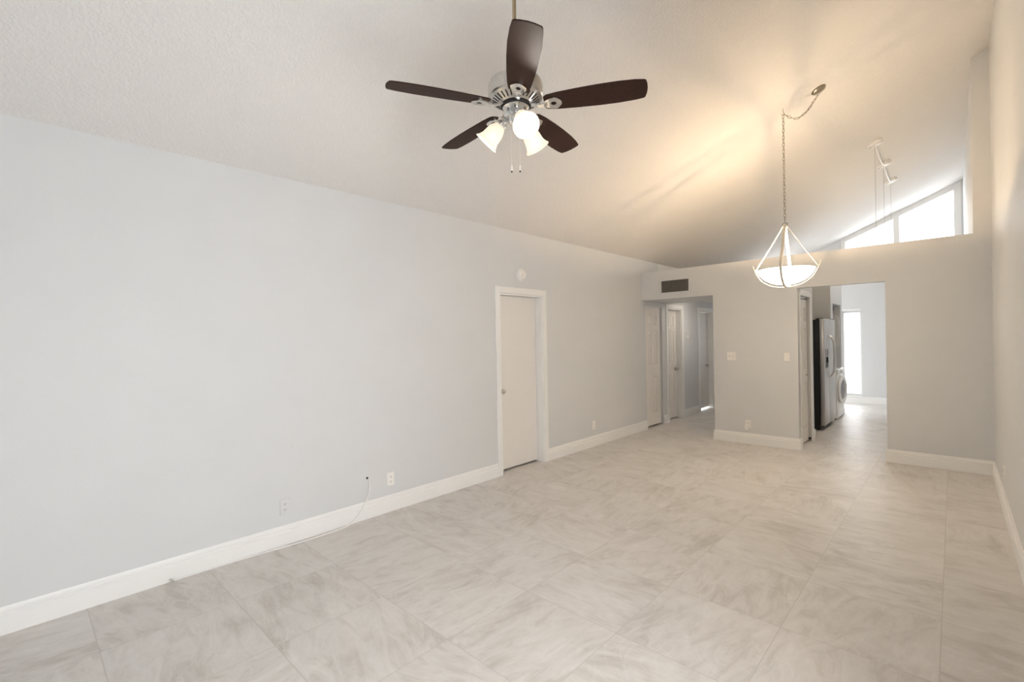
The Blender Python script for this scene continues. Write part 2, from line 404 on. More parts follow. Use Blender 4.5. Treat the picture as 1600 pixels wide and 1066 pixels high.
# far kitchen wall with a tall window and a sloping clerestory
W1 = (-1.735, -1.405, 0.16, 1.945)
CX0, CX1, CZ0 = -1.74, 0.13, 3.0
mb = MB()
mb.box(LW - TH, -3.35, FW, FW + 0.12, 0, 2.2).box(-3.35, -2.85, FW, FW + 0.12, 0, 0.9).box(-3.35, -2.85, FW, FW + 0.12, 2.1, 2.2).box(-2.85, W1[0], FW, FW + 0.12, 0, 2.2)
mb.prism([(W1[0], 0), (W1[1], 0), (W1[1], W1[2]), (W1[0], W1[2])], FW, FW + 0.12)
mb.prism([(W1[0], W1[3]), (W1[1], W1[3]), (W1[1], 2.2), (W1[0], 2.2)], FW, FW + 0.12)
mb.prism([(W1[1], 0), (RW + TH, 0), (RW + TH, 2.2), (W1[1], 2.2)], FW, FW + 0.12)
xe = (2.8 - C0) / CS - 3.573
mb.prism([(LW - TH, 2.2), (RW + TH, 2.2), (RW + TH, 3.0), (CX0, 3.0), (CX0, cz(CX0)), (LW - TH, cz(LW - TH))], FW, FW + 0.12)
mb.prism([(CX1, 3.0), (RW + TH, 3.0), (RW + TH, cz(RW + TH)), (CX1, cz(CX1))], FW, FW + 0.12)
struct(mb.build('wall_far', M['wall']), 'far kitchen wall with the tall window', 'wall')
# near wall, behind the camera
struct(MB().prism([(LW - TH, 0), (RW + TH, 0), (RW + TH, cz(RW)), (LW - TH, cz(LW - TH))], NW - TH, NW).build('wall_near', M['wall']), 'near wall behind the camera', 'wall')
# closets behind the doors in the left wall
mb = MB()
for a, b in ((D1[0] - 0.1, D1[1] + 0.1), (D2[0] - 0.05, D2[1] + 0.05), (D3[0] - 0.05, D3[1] + 0.05)):
    mb.box(LW - 0.9, LW - 0.85, a, b, 0, 2.2).box(LW - 0.85, LW - TH, a, a + 0.03, 0, 2.2).box(LW - 0.85, LW - TH, b - 0.03, b, 0, 2.2).box(LW - 0.85, LW - TH, a + 0.03, b - 0.03, 2.15, 2.2)
struct(mb.build('wall_closet', M['closet']), 'closet walls behind the doors', 'wall')

# ------------------------------------------------------------------ windows
def win(name, label):
    o = bpy.data.objects.new(name, None); COL.objects.link(o); return struct(o, label, 'window')
wn = win('window_1', 'tall narrow bright window in the far kitchen wall'); WLOC['window_1'] = Vector()
mb = MB(); a, b, c, d = W1; y0, y1 = FW + 0.05, FW + 0.10
mb.box(a, a + 0.03, y0, y1, c, d).box(b - 0.03, b, y0, y1, c, d).box(a + 0.03, b - 0.03, y0, y1, c, c + 0.04).box(a + 0.03, b - 0.03, y0, y1, d - 0.04, d)
mb.build('window_frame', M['trim'], wn)
MB().box(a + 0.03, b - 0.03, FW + 0.07, FW + 0.076, c + 0.04, d - 0.04).build('pane', M['glass'], wn)
MB().box(a - 0.02, b + 0.02, FW - 0.025, FW + 0.05, c - 0.03, c, bev=0.005).build('window_sill', M['trim'], wn)
MB().box(a - 0.005, b + 0.005, FW - 0.012, FW + 0.05, d, d + 0.045, bev=0.004).build('window_head', M['trim'], wn)
wn = win('window_2', 'sloping clerestory window above the partial wall'); WLOC['window_2'] = Vector()
mb = MB(); y0, y1 = FW + 0.02, FW + 0.10
def slope_quad(x0, x1, drop0, drop1): return [(x0, cz(x0) - drop0), (x1, cz(x1) - drop0), (x1, cz(x1) - drop1), (x0, cz(x0) - drop1)]
mb.prism(slope_quad(CX0, CX1, 0.0, 0.10), y0, y1)
for a, b in ((CX0, -1.66), (-0.86, -0.765), (0.03, CX1)):
    mb.prism([(a, CZ0), (b, CZ0), (b, cz(b) - 0.10), (a, cz(a) - 0.10)], y0, y1)
mb.box(CX0, CX1, FW - 0.015, y1, CZ0 - 0.03, CZ0 + 0.04)
mb.build('window_frame', M['trim'], wn)
for a, b in ((-1.66, -0.86), (-0.765, 0.03)):
    MB().prism([(a, CZ0 + 0.04), (b, CZ0 + 0.04), (b, cz(b) - 0.10), (a, cz(a) - 0.10)], FW + 0.05, FW + 0.056).build('pane', M['glass'], wn)
wn = win('window_3', 'sliding glass patio door in the right wall beside the camera'); WLOC['window_3'] = Vector()
mb = MB(); x0, x1 = RW + 0.03, RW + 0.09; ym = (PY0 + PY1) / 2
for a, b in ((PY0, PY0 + 0.05), (ym - 0.03, ym + 0.03), (PY1 - 0.05, PY1)): mb.box(x0, x1, a, b, 0.05, PZ1 - 0.05)
mb.box(x0, x1, PY0, PY1, 0, 0.05).box(x0, x1, PY0, PY1, PZ1 - 0.05, PZ1)
mb.build('window_frame', M['trim'], wn)
for a, b in ((PY0 + 0.05, ym - 0.03), (ym + 0.03, PY1 - 0.05)): MB().box(RW + 0.057, RW + 0.063, a, b, 0.05, PZ1 - 0.05).build('pane', M['glass'], wn)
wn = win('window_added_kitchen', 'unseen window added to brighten the kitchen, left of the tall one'); WLOC['window_added_kitchen'] = Vector()  # opening out of view, put in to brighten the kitchen
mb = MB(); y0, y1 = FW + 0.05, FW + 0.10
mb.box(-3.35, -3.31, y0, y1, 0.9, 2.1).box(-2.89, -2.85, y0, y1, 0.9, 2.1).box(-3.31, -2.89, y0, y1, 0.9, 0.94).box(-3.31, -2.89, y0, y1, 2.06, 2.1)
mb.build('window_frame', M['trim'], wn)
MB().box(-3.31, -2.89, FW + 0.07, FW + 0.076, 0.94, 2.06).build('pane', M['glass'], wn)

wn = win('window_added_hall', 'small unseen window added to the hall end wall for daylight'); WLOC['window_added_hall'] = Vector()  # put in out of view to let daylight into the dark hall
mb = MB(); y0, y1 = YH + 0.03, YH + 0.08
mb.box(-3.3, -3.26, y0, y1, 0.9, 1.9).box(-2.79, -2.75, y0, y1, 0.9, 1.9).box(-3.26, -2.79, y0, y1, 0.9, 0.94).box(-3.26, -2.79, y0, y1, 1.86, 1.9)
mb.build('window_frame', M['trim'], wn)
MB().box(-3.26, -2.79, YH + 0.05, YH + 0.056, 0.94, 1.86).build('pane', M['glass'], wn)

# ------------------------------------------------------------------ baseboards
BP = [(0, 0), (0.017, 0), (0.017, 0.094), (0.0115, 0.098), (0.0115, 0.104), (0.0150, 0.107), (0.0150, 0.114), (0.0085, 0.119), (0.0085, 0.130), (0.006, 0.137), (0.005, 0.142), (0, 0.142)]
def baseboard(name, pts, label):
    """swept along pts with the room on the right-hand side"""
    P = [Vector((x, y)) for x, y in pts]; n = len(P); k = len(BP); verts = []; faces = []
    for i in range(n):
        ns = []
        if i > 0: d = (P[i] - P[i - 1]).normalized(); ns.append(Vector((d.y, -d.x)))
        if i < n - 1: d = (P[i + 1] - P[i]).normalized(); ns.append(Vector((d.y, -d.x)))
        off = ns[0] if len(ns) == 1 else (ns[0] + ns[1]) / (1 + ns[0].dot(ns[1]))
        verts += [(P[i].x + off.x * d_, P[i].y + off.y * d_, z) for d_, z in BP]
    for i in range(n - 1):
        for j in range(k):
            j2 = (j + 1) % k; faces.append((i * k + j, i * k + j2, (i + 1) * k + j2, (i + 1) * k + j))
    faces += [tuple(range(k)), tuple((n - 1) * k + j for j in range(k))[::-1]]
    mb = MB(); mb._add(verts, faces)
    return struct(mb.build(name, M['trim']), label, 'baseboard')
CW = 0.068
baseboard('baseboard_left', [(LW, NW), (LW, D1[0] - CW)], 'white baseboard along the left wall before the door')
baseboard('baseboard_left_far', [(LW, D1[1] + CW), (LW, D2[0])], 'white baseboard between the plain door and the hall')
baseboard('baseboard_hall', [(LW, D2[1]), (LW, D3[0] - CW)], 'short white baseboard between the two panelled hall doors')
baseboard('baseboard_hall_far', [(LW, D3[1] + CW), (LW, D4[0] - CW)], 'white baseboard under the thermostat')
baseboard('baseboard_back', [(ML, 6.98), (ML, BW), (OL, BW), (OL, 6.935)][::1], 'white baseboard under the switches on the back wall')
baseboard('baseboard_right', [(OR_, BW + TH), (OR_, BW), (RW, BW), (RW, PY1)], 'white baseboard along the right corner')
baseboard('baseboard_kitchen', [(OL, 7.585), (OL, 7.70), (OL - 0.1, 7.70)], 'short baseboard end beside the refrigerator')
baseboard('baseboard_laundry', [(KX, 10.30), (KX, 10.43), (KX - 0.3, 10.43)], 'short baseboard end beside the washer')
baseboard('baseboard_far', [(LW, FW), (PX, FW)], 'white baseboard of the far kitchen wall')

# ------------------------------------------------------------------ doors
def door_root(name, label):
    o = bpy.data.objects.new(name, None); COL.objects.link(o); WLOC[name] = Vector(); return struct(o, label, 'door')
def casing(mb, y0, y1, h, x=LW, w=CW, t=0.018):
    mb.box(x, x + t, y0 - w, y0, 0, h + w).box(x, x + t, y1, y1 + w, 0, h + w).box(x, x + t, y0, y1, h, h + w)
    mb.box(x, x + t * 0.55, y0, y0 + 0.012, 0, h).box(x, x + t * 0.55, y1 - 0.012, y1, 0, h)
def jamb(mb, y0, y1, h, x=LW, d=0.115, j=0.018):
    mb.box(x - d, x, y0, y0 + j, 0, h).box(x - d, x, y1 - j, y1, 0, h).box(x - d, x, y0 + j, y1 - j, h - j, h)
    s = x - 0.085
    mb.box(s - 0.03, s - 0.001 + 0.012, y0 + j, y0 + j + 0.01, 0, h - j)
def knob(parent, pos, nrm, mat='nickel', s=1.0):
    prof = [(0.0, 0), (0.030, 0), (0.031, 0.006), (0.014, 0.011), (0.011, 0.022), (0.013, 0.030), (0.024, 0.038), (0.0275, 0.048), (0.024, 0.058), (0.012, 0.063), (0, 0.064)]
    return MB().lathe([(r * s, z * s) for r, z in prof], 24, basis(pos, nrm)).build('door_knob', M[mat], parent, smooth=True)
def panel_slab(mb, W, H, cols, mtx, t=0.034):
    """six-panel door face: slab, stiles and rails, raised fields"""
    RD = -0.011
    mb.box(0, W, 0, H, -t, RD, mtx)
    st = 0.20 * W if cols == 2 else 0.2 * W
    ms = 0.13 * W
    rails = [(0, 0.195), (0.80, 0.985), (1.53, 1.625), (H - 0.115, H)]
    for a, b in ((0, st), (W - st, W)): mb.box(a, b, 0, H, RD, 0, mtx)
    for a, b in rails: mb.box(st, W - st, a, b, RD, 0, mtx)
    gaps = [(rails[i][1], rails[i + 1][0]) for i in range(3)]
    pw = (W - 2 * st - ms) / 2
    for a, b in gaps:
        mb.box(st + pw, W - st - pw, a, b, RD, 0, mtx)
        for u in (st, st + pw + ms):
            mb.frustum(u + 0.008, u + pw - 0.008, a + 0.012, b - 0.012, RD, -0.001, min(0.022, pw * 0.28), mtx)

# door 1: plain slab, recessed in a white casing
d = door_root('door_1', 'plain cream slab door with white casing in the left wall')
mb = MB(); casing(mb, *D1); mb.build('door_casing', M['trim'], d, bevel=0.004)
mb = MB(); jamb(mb, *D1); mb.build('door_jamb', M['trim'], d, bevel=0.002)
MB().box(LW - 0.125, LW - 0.085, D1[0] + 0.021, D1[1] - 0.021, 0.022, D1[2] - 0.021, bev=0.002).build('door_slab', M['door'], d)
knob(d, (LW - 0.085, D1[0] + 0.082, 0.90), (1, 0, 0))
# door 2: narrow six-panel bifold leaf at the start of the hall
d = door_root('door_2', 'narrow six-panel closet door nearest the living room, no casing')
mb = MB(); W = D2[1] - D2[0]
panel_slab(mb, W - 0.05, D2[2] - 0.05, 2, frame((LW - 0.022, D2[0] + 0.008, 0.03), (0, 1, 0), (1, 0, 0)))
mb.build('door_slab', M['door'], d)
MB().box(LW - 0.06, LW - 0.02, D2[0], D2[1], D2[2] - 0.02, D2[2]).build('door_track', M['trim'], d)
# door 3: six-panel door in a casing
d = door_root('door_3', 'six-panel hall door with white casing left of the thermostat')
mb = MB(); casing(mb, *D3); mb.build('door_casing', M['trim'], d, bevel=0.004)
mb = MB(); jamb(mb, *D3); mb.build('door_jamb', M['trim'], d, bevel=0.002)
mb = MB(); panel_slab(mb, D3[1] - D3[0] - 0.042, D3[2] - 0.045, 2, frame((LW - 0.088, D3[0] + 0.021, 0.022), (0, 1, 0), (1, 0, 0)))
mb.build('door_slab', M['door'], d)
knob(d, (LW - 0.088, D3[1] - 0.085, 0.89), (1, 0, 0))
# door 4: plain door at the end of the hall, daylight under it
d = door_root('door_4', 'plain hall door with daylight showing under it')
mb = MB(); casing(mb, *D4); mb.build('door_casing', M['trim'], d, bevel=0.004)
mb = MB(); jamb(mb, *D4); mb.build('door_jamb', M['trim'], d, bevel=0.002)
MB().box(LW - 0.125, LW - 0.09, D4[0] + 0.021, D4[1] - 0.021, 0.03, D4[2] - 0.021, bev=0.002).build('door_slab', M['door'], d)
knob(d, (LW - 0.09, D4[1] - 0.15, 0.885), (1, 0, 0))
# door 5: bifold closet door just inside the kitchen opening
d = door_root('door_5', 'six-panel folding closet door inside the kitchen opening')
mb = MB(); panel_slab(mb, 0.535, 1.915, 2, frame((OL - 0.03, 6.955, 0.025), (0, 1, 0), (1, 0, 0)))
mb.build('door_slab', M['door'], d)
MB().box(OL - 0.06, OL - 0.025, 6.95, 7.505, 1.95, 1.97).build('door_track', M['nickel'], d)
MB().lathe([(0, 0), (0.008, 0), (0.007, 0.012), (0.014, 0.02), (0.014, 0.026), (0, 0.03)], 16, basis((OL - 0.03, 7.38, 0.92), (1, 0, 0))).build('door_knob', M['nickel'], d, smooth=True)
MB().box(OL - 0.03, OL + 0.0, 7.475, 7.50, 0.03, 0.05).build('pivot_bracket', M['dark'], d)
mb = MB(); mb.box(OL, OL + 0.012, 6.915, 6.95, 0, 2.02).box(OL, OL + 0.012, 7.505, 7.59, 0, 2.02).box(OL, OL + 0.012, 6.95, 7.505, 1.975, 2.05)
mb.build('door_casing', M['trim'], d, bevel=0.003)

# ------------------------------------------------------------------ wall fittings
LN, LU = (1, 0, 0), (0, 1, 0)
BN, BU = (0, -1, 0), (1, 0, 0)
def plate(mb, W, H, t=0.006):
    mb.frustum(-W / 2, W / 2, -H / 2, H / 2, 0, t, 0.004)
def outlet(pos, u, n, label, mat='plastic', W=0.072, H=0.115, face='plastic', slotmat='dark'):
    t = thing('wall_outlet', pos, label, 'outlet', 'power outlets')
    F = frame(pos, u, n)
    mb = MB(F); plate(mb, W, H); mb.build('cover_plate', M[mat], t)
    for s in (-0.021, 0.021):
        mb = MB(F); pts = []
        for k in range(20):
            a = 2 * PI * k / 20; pts.append((max(-0.0145, min(0.0145, 0.0175 * math.cos(a))), s + 0.0145 * math.sin(a)))
        mb.prism(pts, 0.005, 0.0085, 'XY'); rc = mb.build('receptacle', M[face], t)
        mb = MB(F)
        mb.box(-0.0075, -0.005, s - 0.003, s + 0.006, 0.0085, 0.0088).box(0.005, 0.0075, s - 0.003, s + 0.006, 0.0085, 0.0088).box(-0.002, 0.002, s - 0.010, s - 0.006, 0.0085, 0.0088)
        mb.build('slots', M[slotmat], rc)
    return t
outlet((LW, 1.345, 0.276), LU, LN, 'outlet painted the same grey as the left wall, low, nearest the camera', 'painted_plate', face='painted_plate')
outlet((LW, 2.232, 0.277), LU, LN, 'white outlet low on the left wall, right of the hanging white cable')
outlet((LW, 5.405, 0.281), LU, LN, 'white outlet low on the left wall, beyond the plain door')
outlet((-2.043, BW, 0.262), BU, BN, 'white outlet on the back wall holding a plug-in adapter')
outlet((RW, 5.58, 0.295), (0, -1, 0), (-1, 0, 0), 'white outlet low on the right wall near the back corner')
# adapter plugged into the back outlet
t = thing('plug_adapter', (-2.053, BW - 0.009, 0.235), 'small white plug-in adapter in the back wall outlet', 'adapter')
MB(frame((-2.053, BW - 0.0092, 0.222), BU, BN)).box(-0.026, 0.022, -0.036, 0.034, 0, 0.032, bev=0.004).build('adapter_body', M['plastic'], t)
MB(frame((-2.053, BW - 0.0092, 0.222), BU, BN)).box(0.0225, 0.0265, -0.018, 0.014, 0.004, 0.026, bev=0.001).build('adapter_side_button', M['plastic'], t)
# switches
def switch(pos, gangs, style, label):
    t = thing('light_switch', pos, label, 'switch', 'light switches on the back wall')
    F = frame(pos, BU, BN); W = 0.072 if gangs == 1 else 0.118
    mb = MB(F); plate(mb, W, 0.117); mb.build('switch_plate', M['plastic'], t)
    for g in range(gangs):
        u = (g - (gangs - 1) / 2) * 0.046
        if style == 'toggle':
            MB(F).box(u - 0.005, u + 0.005, -0.012, 0.012, 0.0055, 0.0065).build('toggle_slot', M['grille'], t)
            MB(F).prism([(0.006, -0.004), (0.018, 0.006), (0.019, 0.010), (0.006, 0.006)], u - 0.0035, u + 0.0035, 'YZ', Matrix(((1, 0, 0, 0), (0, 0, 1, 0), (0, 1, 0, 0), (0, 0, 0, 1)))).build('toggle', M['plastic'], t)
        else:
            MB(F).prism([(0.0055, -0.034), (0.0075, -0.034), (0.0095, 0.034), (0.0055, 0.034)], u - 0.0165, u + 0.0165, 'YZ', Matrix(((1, 0, 0, 0), (0, 0, 1, 0), (0, 1, 0, 0), (0, 0, 0, 1)))).build('rocker', M['plastic'], t)
switch((-2.246, BW, 1.184), 2, 'toggle', 'double white toggle switch plate on the back wall')
switch((-1.566, BW, 1.182), 1, 'rocker', 'single white rocker switch plate beside the kitchen opening')
# smoke detector above the door
t = thing('smoke_detector', (LW, 3.968, 2.203), 'round white smoke detector on the left wall above the door', 'smoke detector')
Bm = basis((LW, 3.968, 2.203), (1, 0, 0))
MB().lathe([(0, 0), (0.075, 0), (0.075, 0.010), (0.070, 0.014), (0, 0.014)], 40, Bm).build('detector_base', M['plastic'], t, smooth=True)
MB().lathe([(0.064, 0.014), (0.062, 0.030), (0.052, 0.042), (0.030, 0.046), (0, 0.046)], 40, Bm).build('detector_cover', M['plastic'], t, smooth=True)
MB().box(-0.004, 0.004, -0.010, 0.010, 0.040, 0.044, basis((LW + 0.002, 3.943, 2.195), (1, 0, 0))).build('detector_vent', M['grille'], t)
MB().lathe([(0, 0.044), (0.012, 0.044), (0.011, 0.049), (0, 0.050)], 20, basis((LW, 3.98, 2.215), (1, 0, 0))).build('test_button', M['plastic'], t, smooth=True)
# thermostat in the hall
t = thing('thermostat', (LW, 8.52, 1.49), 'small white thermostat on the hall wall between the doors', 'thermostat')
F = frame((LW, 8.52, 1.49), LU, LN)
MB(F).box(-0.045, 0.045, -0.065, 0.065, 0, 0.022, bev=0.006).build('thermostat_body', M['plastic'], t)
MB(F).box(-0.028, 0.028, 0.0, 0.045, 0.022, 0.0235).build('thermostat_screen', M['painted_plate'], t)
# unseen lamp added on the hall ceiling to brighten the hall doors
t = thing('added_hall_light', (-3.0, 8.25, 2.15), 'added unseen lamp that brightens the hall, up behind the soffit', 'ceiling light')
MB().lathe([(0, 0), (0.13, 0), (0.13, 0.012), (0.12, 0.016), (0, 0.016)], 36, basis((-3.0, 8.25, 2.15), (0, 0, -1))).build('added_light_base', M['nickel'], t, smooth=True)
MB().lathe([(0.118, 0.016), (0.11, 0.034), (0.08, 0.046), (0, 0.050)], 36, basis((-3.0, 8.25, 2.15), (0, 0, -1))).build('added_light_glass', M['hall_fill'], t, smooth=True)
# air return grille on the soffit
gx0, gx1, gz0, gz1 = -3.283, -2.797, 2.112, 2.353
t = thing('air_vent', ((gx0 + gx1) / 2, BW, gz0), 'rectangular air return grille on the soffit over the hall', 'vent')
mb = MB(); b = 0.032; y0, y1 = BW - 0.010, BW
mb.box(gx0, gx1, y0, y1, gz0, gz0 + b).box(gx0, gx1, y0, y1, gz1 - b, gz1).box(gx0, gx0 + b, y0, y1, gz0 + b, gz1 - b).box(gx1 - b, gx1, y0, y1, gz0 + b, gz1 - b)
mb.build('vent_frame', M['wall'], t, bevel=0.002)
MB().box(gx0 + b, gx1 - b, BW - 0.0015, BW - 0.0005, gz0 + b, gz1 - b).build('vent_backing', M['grille_back'], t)
mb = MB(); n = 20
for k in range(n):
    x = gx0 + b + 0.006 + (gx1 - gx0 - 2 * b - 0.012) * k / (n - 1)
    mb.box(-0.0012, 0.0012, -0.0045, 0.0035, gz0 + b, gz1 - b, Matrix.Translation((x, BW - 0.005, 0)) @ Matrix.Rotation(0.5, 4, 'Z'))
mb.build('vent_fins', M['grille'], t)
# nail and cable outlet hole
MBn = MB().lathe([(0, 0), (0.0022, 0), (0.0022, 0.012), (0.0048, 0.0125), (0.0045, 0.0145), (0, 0.015)], 12, basis((LW, 1.403, 0.708), (1, 0, 0)))
tag(MBn.build('nail', M['nickel'], loc=(LW, 1.403, 0.708), smooth=True), 'tiny nail head alone in the middle of the left wall', 'nail')
# white cable hanging out of the wall and lying along the baseboard
cp = smooth_path([(LW + 0.001, 2.016, 0.326), (LW + 0.014, 2.019, 0.315), (LW + 0.016, 2.020, 0.262), (LW + 0.022, 2.000, 0.188), (LW + 0.030, 1.948, 0.108), (LW + 0.036, 1.893, 0.052),
      (LW + 0.042, 1.83, 0.014), (LW + 0.055, 1.74, 0.0045), (LW + 0.062, 1.60, 0.0045), (LW + 0.060, 1.43, 0.0045), (LW + 0.046, 1.25, 0.0045), (LW + 0.034, 1.10, 0.0045), (LW + 0.024, 0.90, 0.0045), (LW + 0.026, 0.66, 0.006)], 8)
t = thing('wall_cable', (LW, 2.016, 0.326), 'white cable hanging from a wall hole and trailing along the left baseboard', 'cable')
MB().tube(cp, 0.0046, 8).build('cable_cord', M['cable'], t, smooth=True)
MB().lathe([(0, 0), (0.010, 0), (0.009, 0.0015), (0, 0.0018)], 14, basis((LW, 2.010, 0.334), (1, 0, 0))).build('wall_hole', M['dark'], t)
MB().lathe([(0, 0), (0.0055, 0), (0.0055, 0.012), (0.004, 0.014), (0.004, 0.022), (0.001, 0.023), (0.001, 0.028), (0, 0.028)], 12, basis((LW + 0.026, 0.662, 0.007), (0.1, -0.8, 0.6))).build('cable_plug', M['nickel'], t, smooth=True)

# ------------------------------------------------------------------ ceiling fan
FX, FY, FZ = -1.646, 1.811, 2.70
zc = cz(FX)
fan = thing('ceiling_fan', (FX, FY, zc), 'five-blade dark walnut ceiling fan with nickel motor and three lit shades', 'ceiling fan')
O = Matrix.Translation((FX, FY, 0))
MB().lathe([(0, zc + 0.03), (0.075, zc + 0.03), (0.075, zc - 0.04), (0.06, zc - 0.07), (0.03, zc - 0.09), (0, zc - 0.09)], 32, O).build('ceiling_canopy', M['nickel'], fan, smooth=True)
MB().lathe([(0, zc - 0.08), (0.0105, zc - 0.08), (0.0105, 2.88), (0, 2.88)], 16, O).build('downrod', M['rod'], fan, smooth=True)
MB().lathe([(0, 2.90), (0.02, 2.90), (0.028, 2.87), (0.03, 2.828), (0, 2.828)], 24, O).build('rod_coupling', M['nickel'], fan, smooth=True)
MB().lathe([(0, 2.832), (0.06, 2.830), (0.115, 2.820), (0.136, 2.804), (0.142, 2.782), (0.142, 2.730), (0.137, 2.722), (0.132, 2.720), (0.080, 2.692), (0.0, 2.692)], 56, O).build('motor_housing', M['nickel'], fan, smooth=True, angle=25)
mb = MB()
for k in range(30):
    a = 2 * PI * k / 30
    mtx = O @ Matrix.Rotation(a, 4, 'Z') @ Matrix.Translation((0.107, 0, 2.7062)) @ Matrix.Rotation(-math.atan2(0.028, 0.052), 4, 'Y')
    mb.box(-0.018, 0.018, -0.0033, 0.0033, -0.0012, 0.0012, mtx)
mb.build('vent_slots', M['dark'], fan)
MB().lathe([(0.073, 2.6935), (0.079, 2.6935), (0.079, 2.680), (0, 2.680)], 40, O).build('flywheel', M['dark'], fan, smooth=True)
MB().lathe([(0, 2.6805), (0.070, 2.6805), (0.070, 2.673), (0.066, 2.670), (0.0665, 2.630), (0.058, 2.618), (0, 2.618)], 44, O).build('switch_housing', M['chrome'], fan, smooth=True)
MB().lathe([(0, 2.619), (0.045, 2.619), (0.040, 2.600), (0.024, 2.585), (0.016, 2.568), (0.010, 2.558), (0, 2.556)], 32, O).build('light_fitter', M['chrome'], fan, smooth=True)
outline = [(0.150, 0.040), (0.165, 0.052), (0.22, 0.060), (0.32, 0.068), (0.42, 0.073), (0.52, 0.074), (0.60, 0.069), (0.640, 0.064)]
tipc = [(0.650, 0.058), (0.657, 0.030), (0.660, 0.0), (0.658, -0.030), (0.652, -0.054)]
lower = [(0.645, -0.060), (0.60, -0.067), (0.52, -0.072), (0.42, -0.071), (0.32, -0.066), (0.22, -0.058), (0.165, -0.050), (0.150, -0.038)]
ob = outline + tipc + lower
a0 = math.radians(244.6)
for k in range(5):
    a = a0 + k * 2 * PI / 5
    R_ = O @ Matrix.Rotation(a, 4, 'Z')
    mtx = R_ @ Matrix.Translation((0, 0, 2.686)) @ Matrix.Rotation(math.radians(0.5), 4, 'Y') @ Matrix.Rotation(math.radians(-12), 4, 'X')
    MB().prism(ob, -0.003, 0.003, 'XY', mtx, bev=0.001).build('blade', M['blade'], fan)
    mb = MB()
    # curved arm from the flywheel to the blade
    pts = [(0.066, 0, 2.687), (0.085, 0, 2.684), (0.105, 0, 2.677), (0.125, 0, 2.671), (0.145, 0, 2.671), (0.168, 0, 2.6745)]
    mb.strip(smooth_path(pts, 4), (0, 1, -0.1), [0.036 - 0.012 * min(1, i / 8) + 0.010 * max(0, (i - 12) / 8) for i in range(21)], None, 0.008, R_)
    # medallion plate under the blade root, with a hole
    pm = mtx @ Matrix.Translation((0.195, 0, -0.0085))
    n = 24; outer = []; inner = []
    for j in range(n):
        t_ = 2 * PI * j / n; q = 0.040 if 0.9 < (t_ if t_ < PI else 2 * PI - t_) < 1.4 else 0.036
        outer.append((0.046 * math.cos(t_), q * 1.05 * math.sin(t_))); inner.append((0.004 + 0.014 * math.cos(t_), 0.012 * math.sin(t_)))
    vv = [(x, y_, z) for z in (-0.005, 0.005) for x, y_ in outer] + [(x, y_, z) for z in (-0.005, 0.005) for x, y_ in inner]
    ff = []
    for j in range(n):
        j2 = (j + 1) % n
        ff += [(j, j2, n + j2, n + j), (2 * n + j, 2 * n + j2, 3 * n + j2, 3 * n + j), (j, j2, 2 * n + j2, 2 * n + j), (n + j, n + j2, 3 * n + j2, 3 * n + j)]
    mb._add(vv, ff, pm)
    mb.build('blade_iron', M['chrome'], fan, smooth=True)
shade_prof = [(0.026, 0.0), (0.030, 0.012), (0.040, 0.030), (0.0465, 0.052), (0.048, 0.070), (0.0505, 0.090), (0.058, 0.108), (0.068, 0.122)]
inner_prof = [(r - 0.003, z) for r, z in shade_prof][::-1]
for ang in (-31, -151, 89):
    a = math.radians(ang); dh = Vector((math.cos(a), math.sin(a), 0)); ax = (dh * 0.70 + Vector((0, 0, -0.71))).normalized()
    p0 = Vector((FX, FY, 2.604)) + dh * 0.030; p1 = Vector((FX, FY, 2.612)) + dh * 0.068
    MB().tube(smooth_path([p0, (p0 + p1) / 2 + Vector((0, 0, 0.004)), p1 + ax * 0.006], 4), 0.011, 12).build('shade_arm', M['chrome'], fan, smooth=True)
    MB().lathe([(0, -0.004), (0.016, -0.002), (0.029, 0.010), (0.0315, 0.024), (0.0285, 0.026), (0, 0.026)], 28, basis(p1, ax)).build('shade_holder', M['chrome'], fan, smooth=True)
    sb = basis(p1 + ax * 0.018, ax)
    sh = MB().lathe(shade_prof + inner_prof + [shade_prof[0]], 36, sb, cap=False).build('glass_shade', M['shade'], fan, smooth=True, angle=60)
    MB().lathe([(0, 0.012), (0.012, 0.014), (0.013, 0.030), (0.022, 0.050), (0.026, 0.068), (0.022, 0.086), (0.010, 0.096), (0, 0.098)], 20, sb).build('bulb', M['bulb'], sh, smooth=True)
    L = bpy.data.lights.new('fan_bulb_light', 'POINT'); L.energy = 10.0; L.color = (1.0, 0.92, 0.84); L.shadow_soft_size = 0.03
    lo = bpy.data.objects.new('fan_bulb_light', L); COL.objects.link(lo); lo.location = p1 + ax * 0.105
for off, zt, zb in ((Vector((-0.020, -0.019, 0)), 2.642, 2.345), (Vector((0.012, 0.010, 0)), 2.605, 2.345)):
    c = Vector((FX, FY, 0)) + off
    ch = MB().tube([(c.x, c.y, zt), (c.x, c.y, (zt + zb) / 2), (c.x, c.y, zb + 0.03)], 0.0009, 6).build('pull_chain', M['plastic'], fan)
    MB().lathe([(0, 0.034), (0.002, 0.034), (0.0042, 0.028), (0.0046, 0.008), (0.003, 0.004), (0, 0.004)], 12, Matrix.Translation((c.x, c.y, zb))).build('pull_fob', M['plastic'], ch, smooth=True)
    MB().lathe([(0, 0.004), (0.004, 0.004), (0.004, -0.003), (0, -0.004)], 12, Matrix.Translation((c.x, c.y, zb))).build('fob_tip', M['dark'], ch, smooth=True)

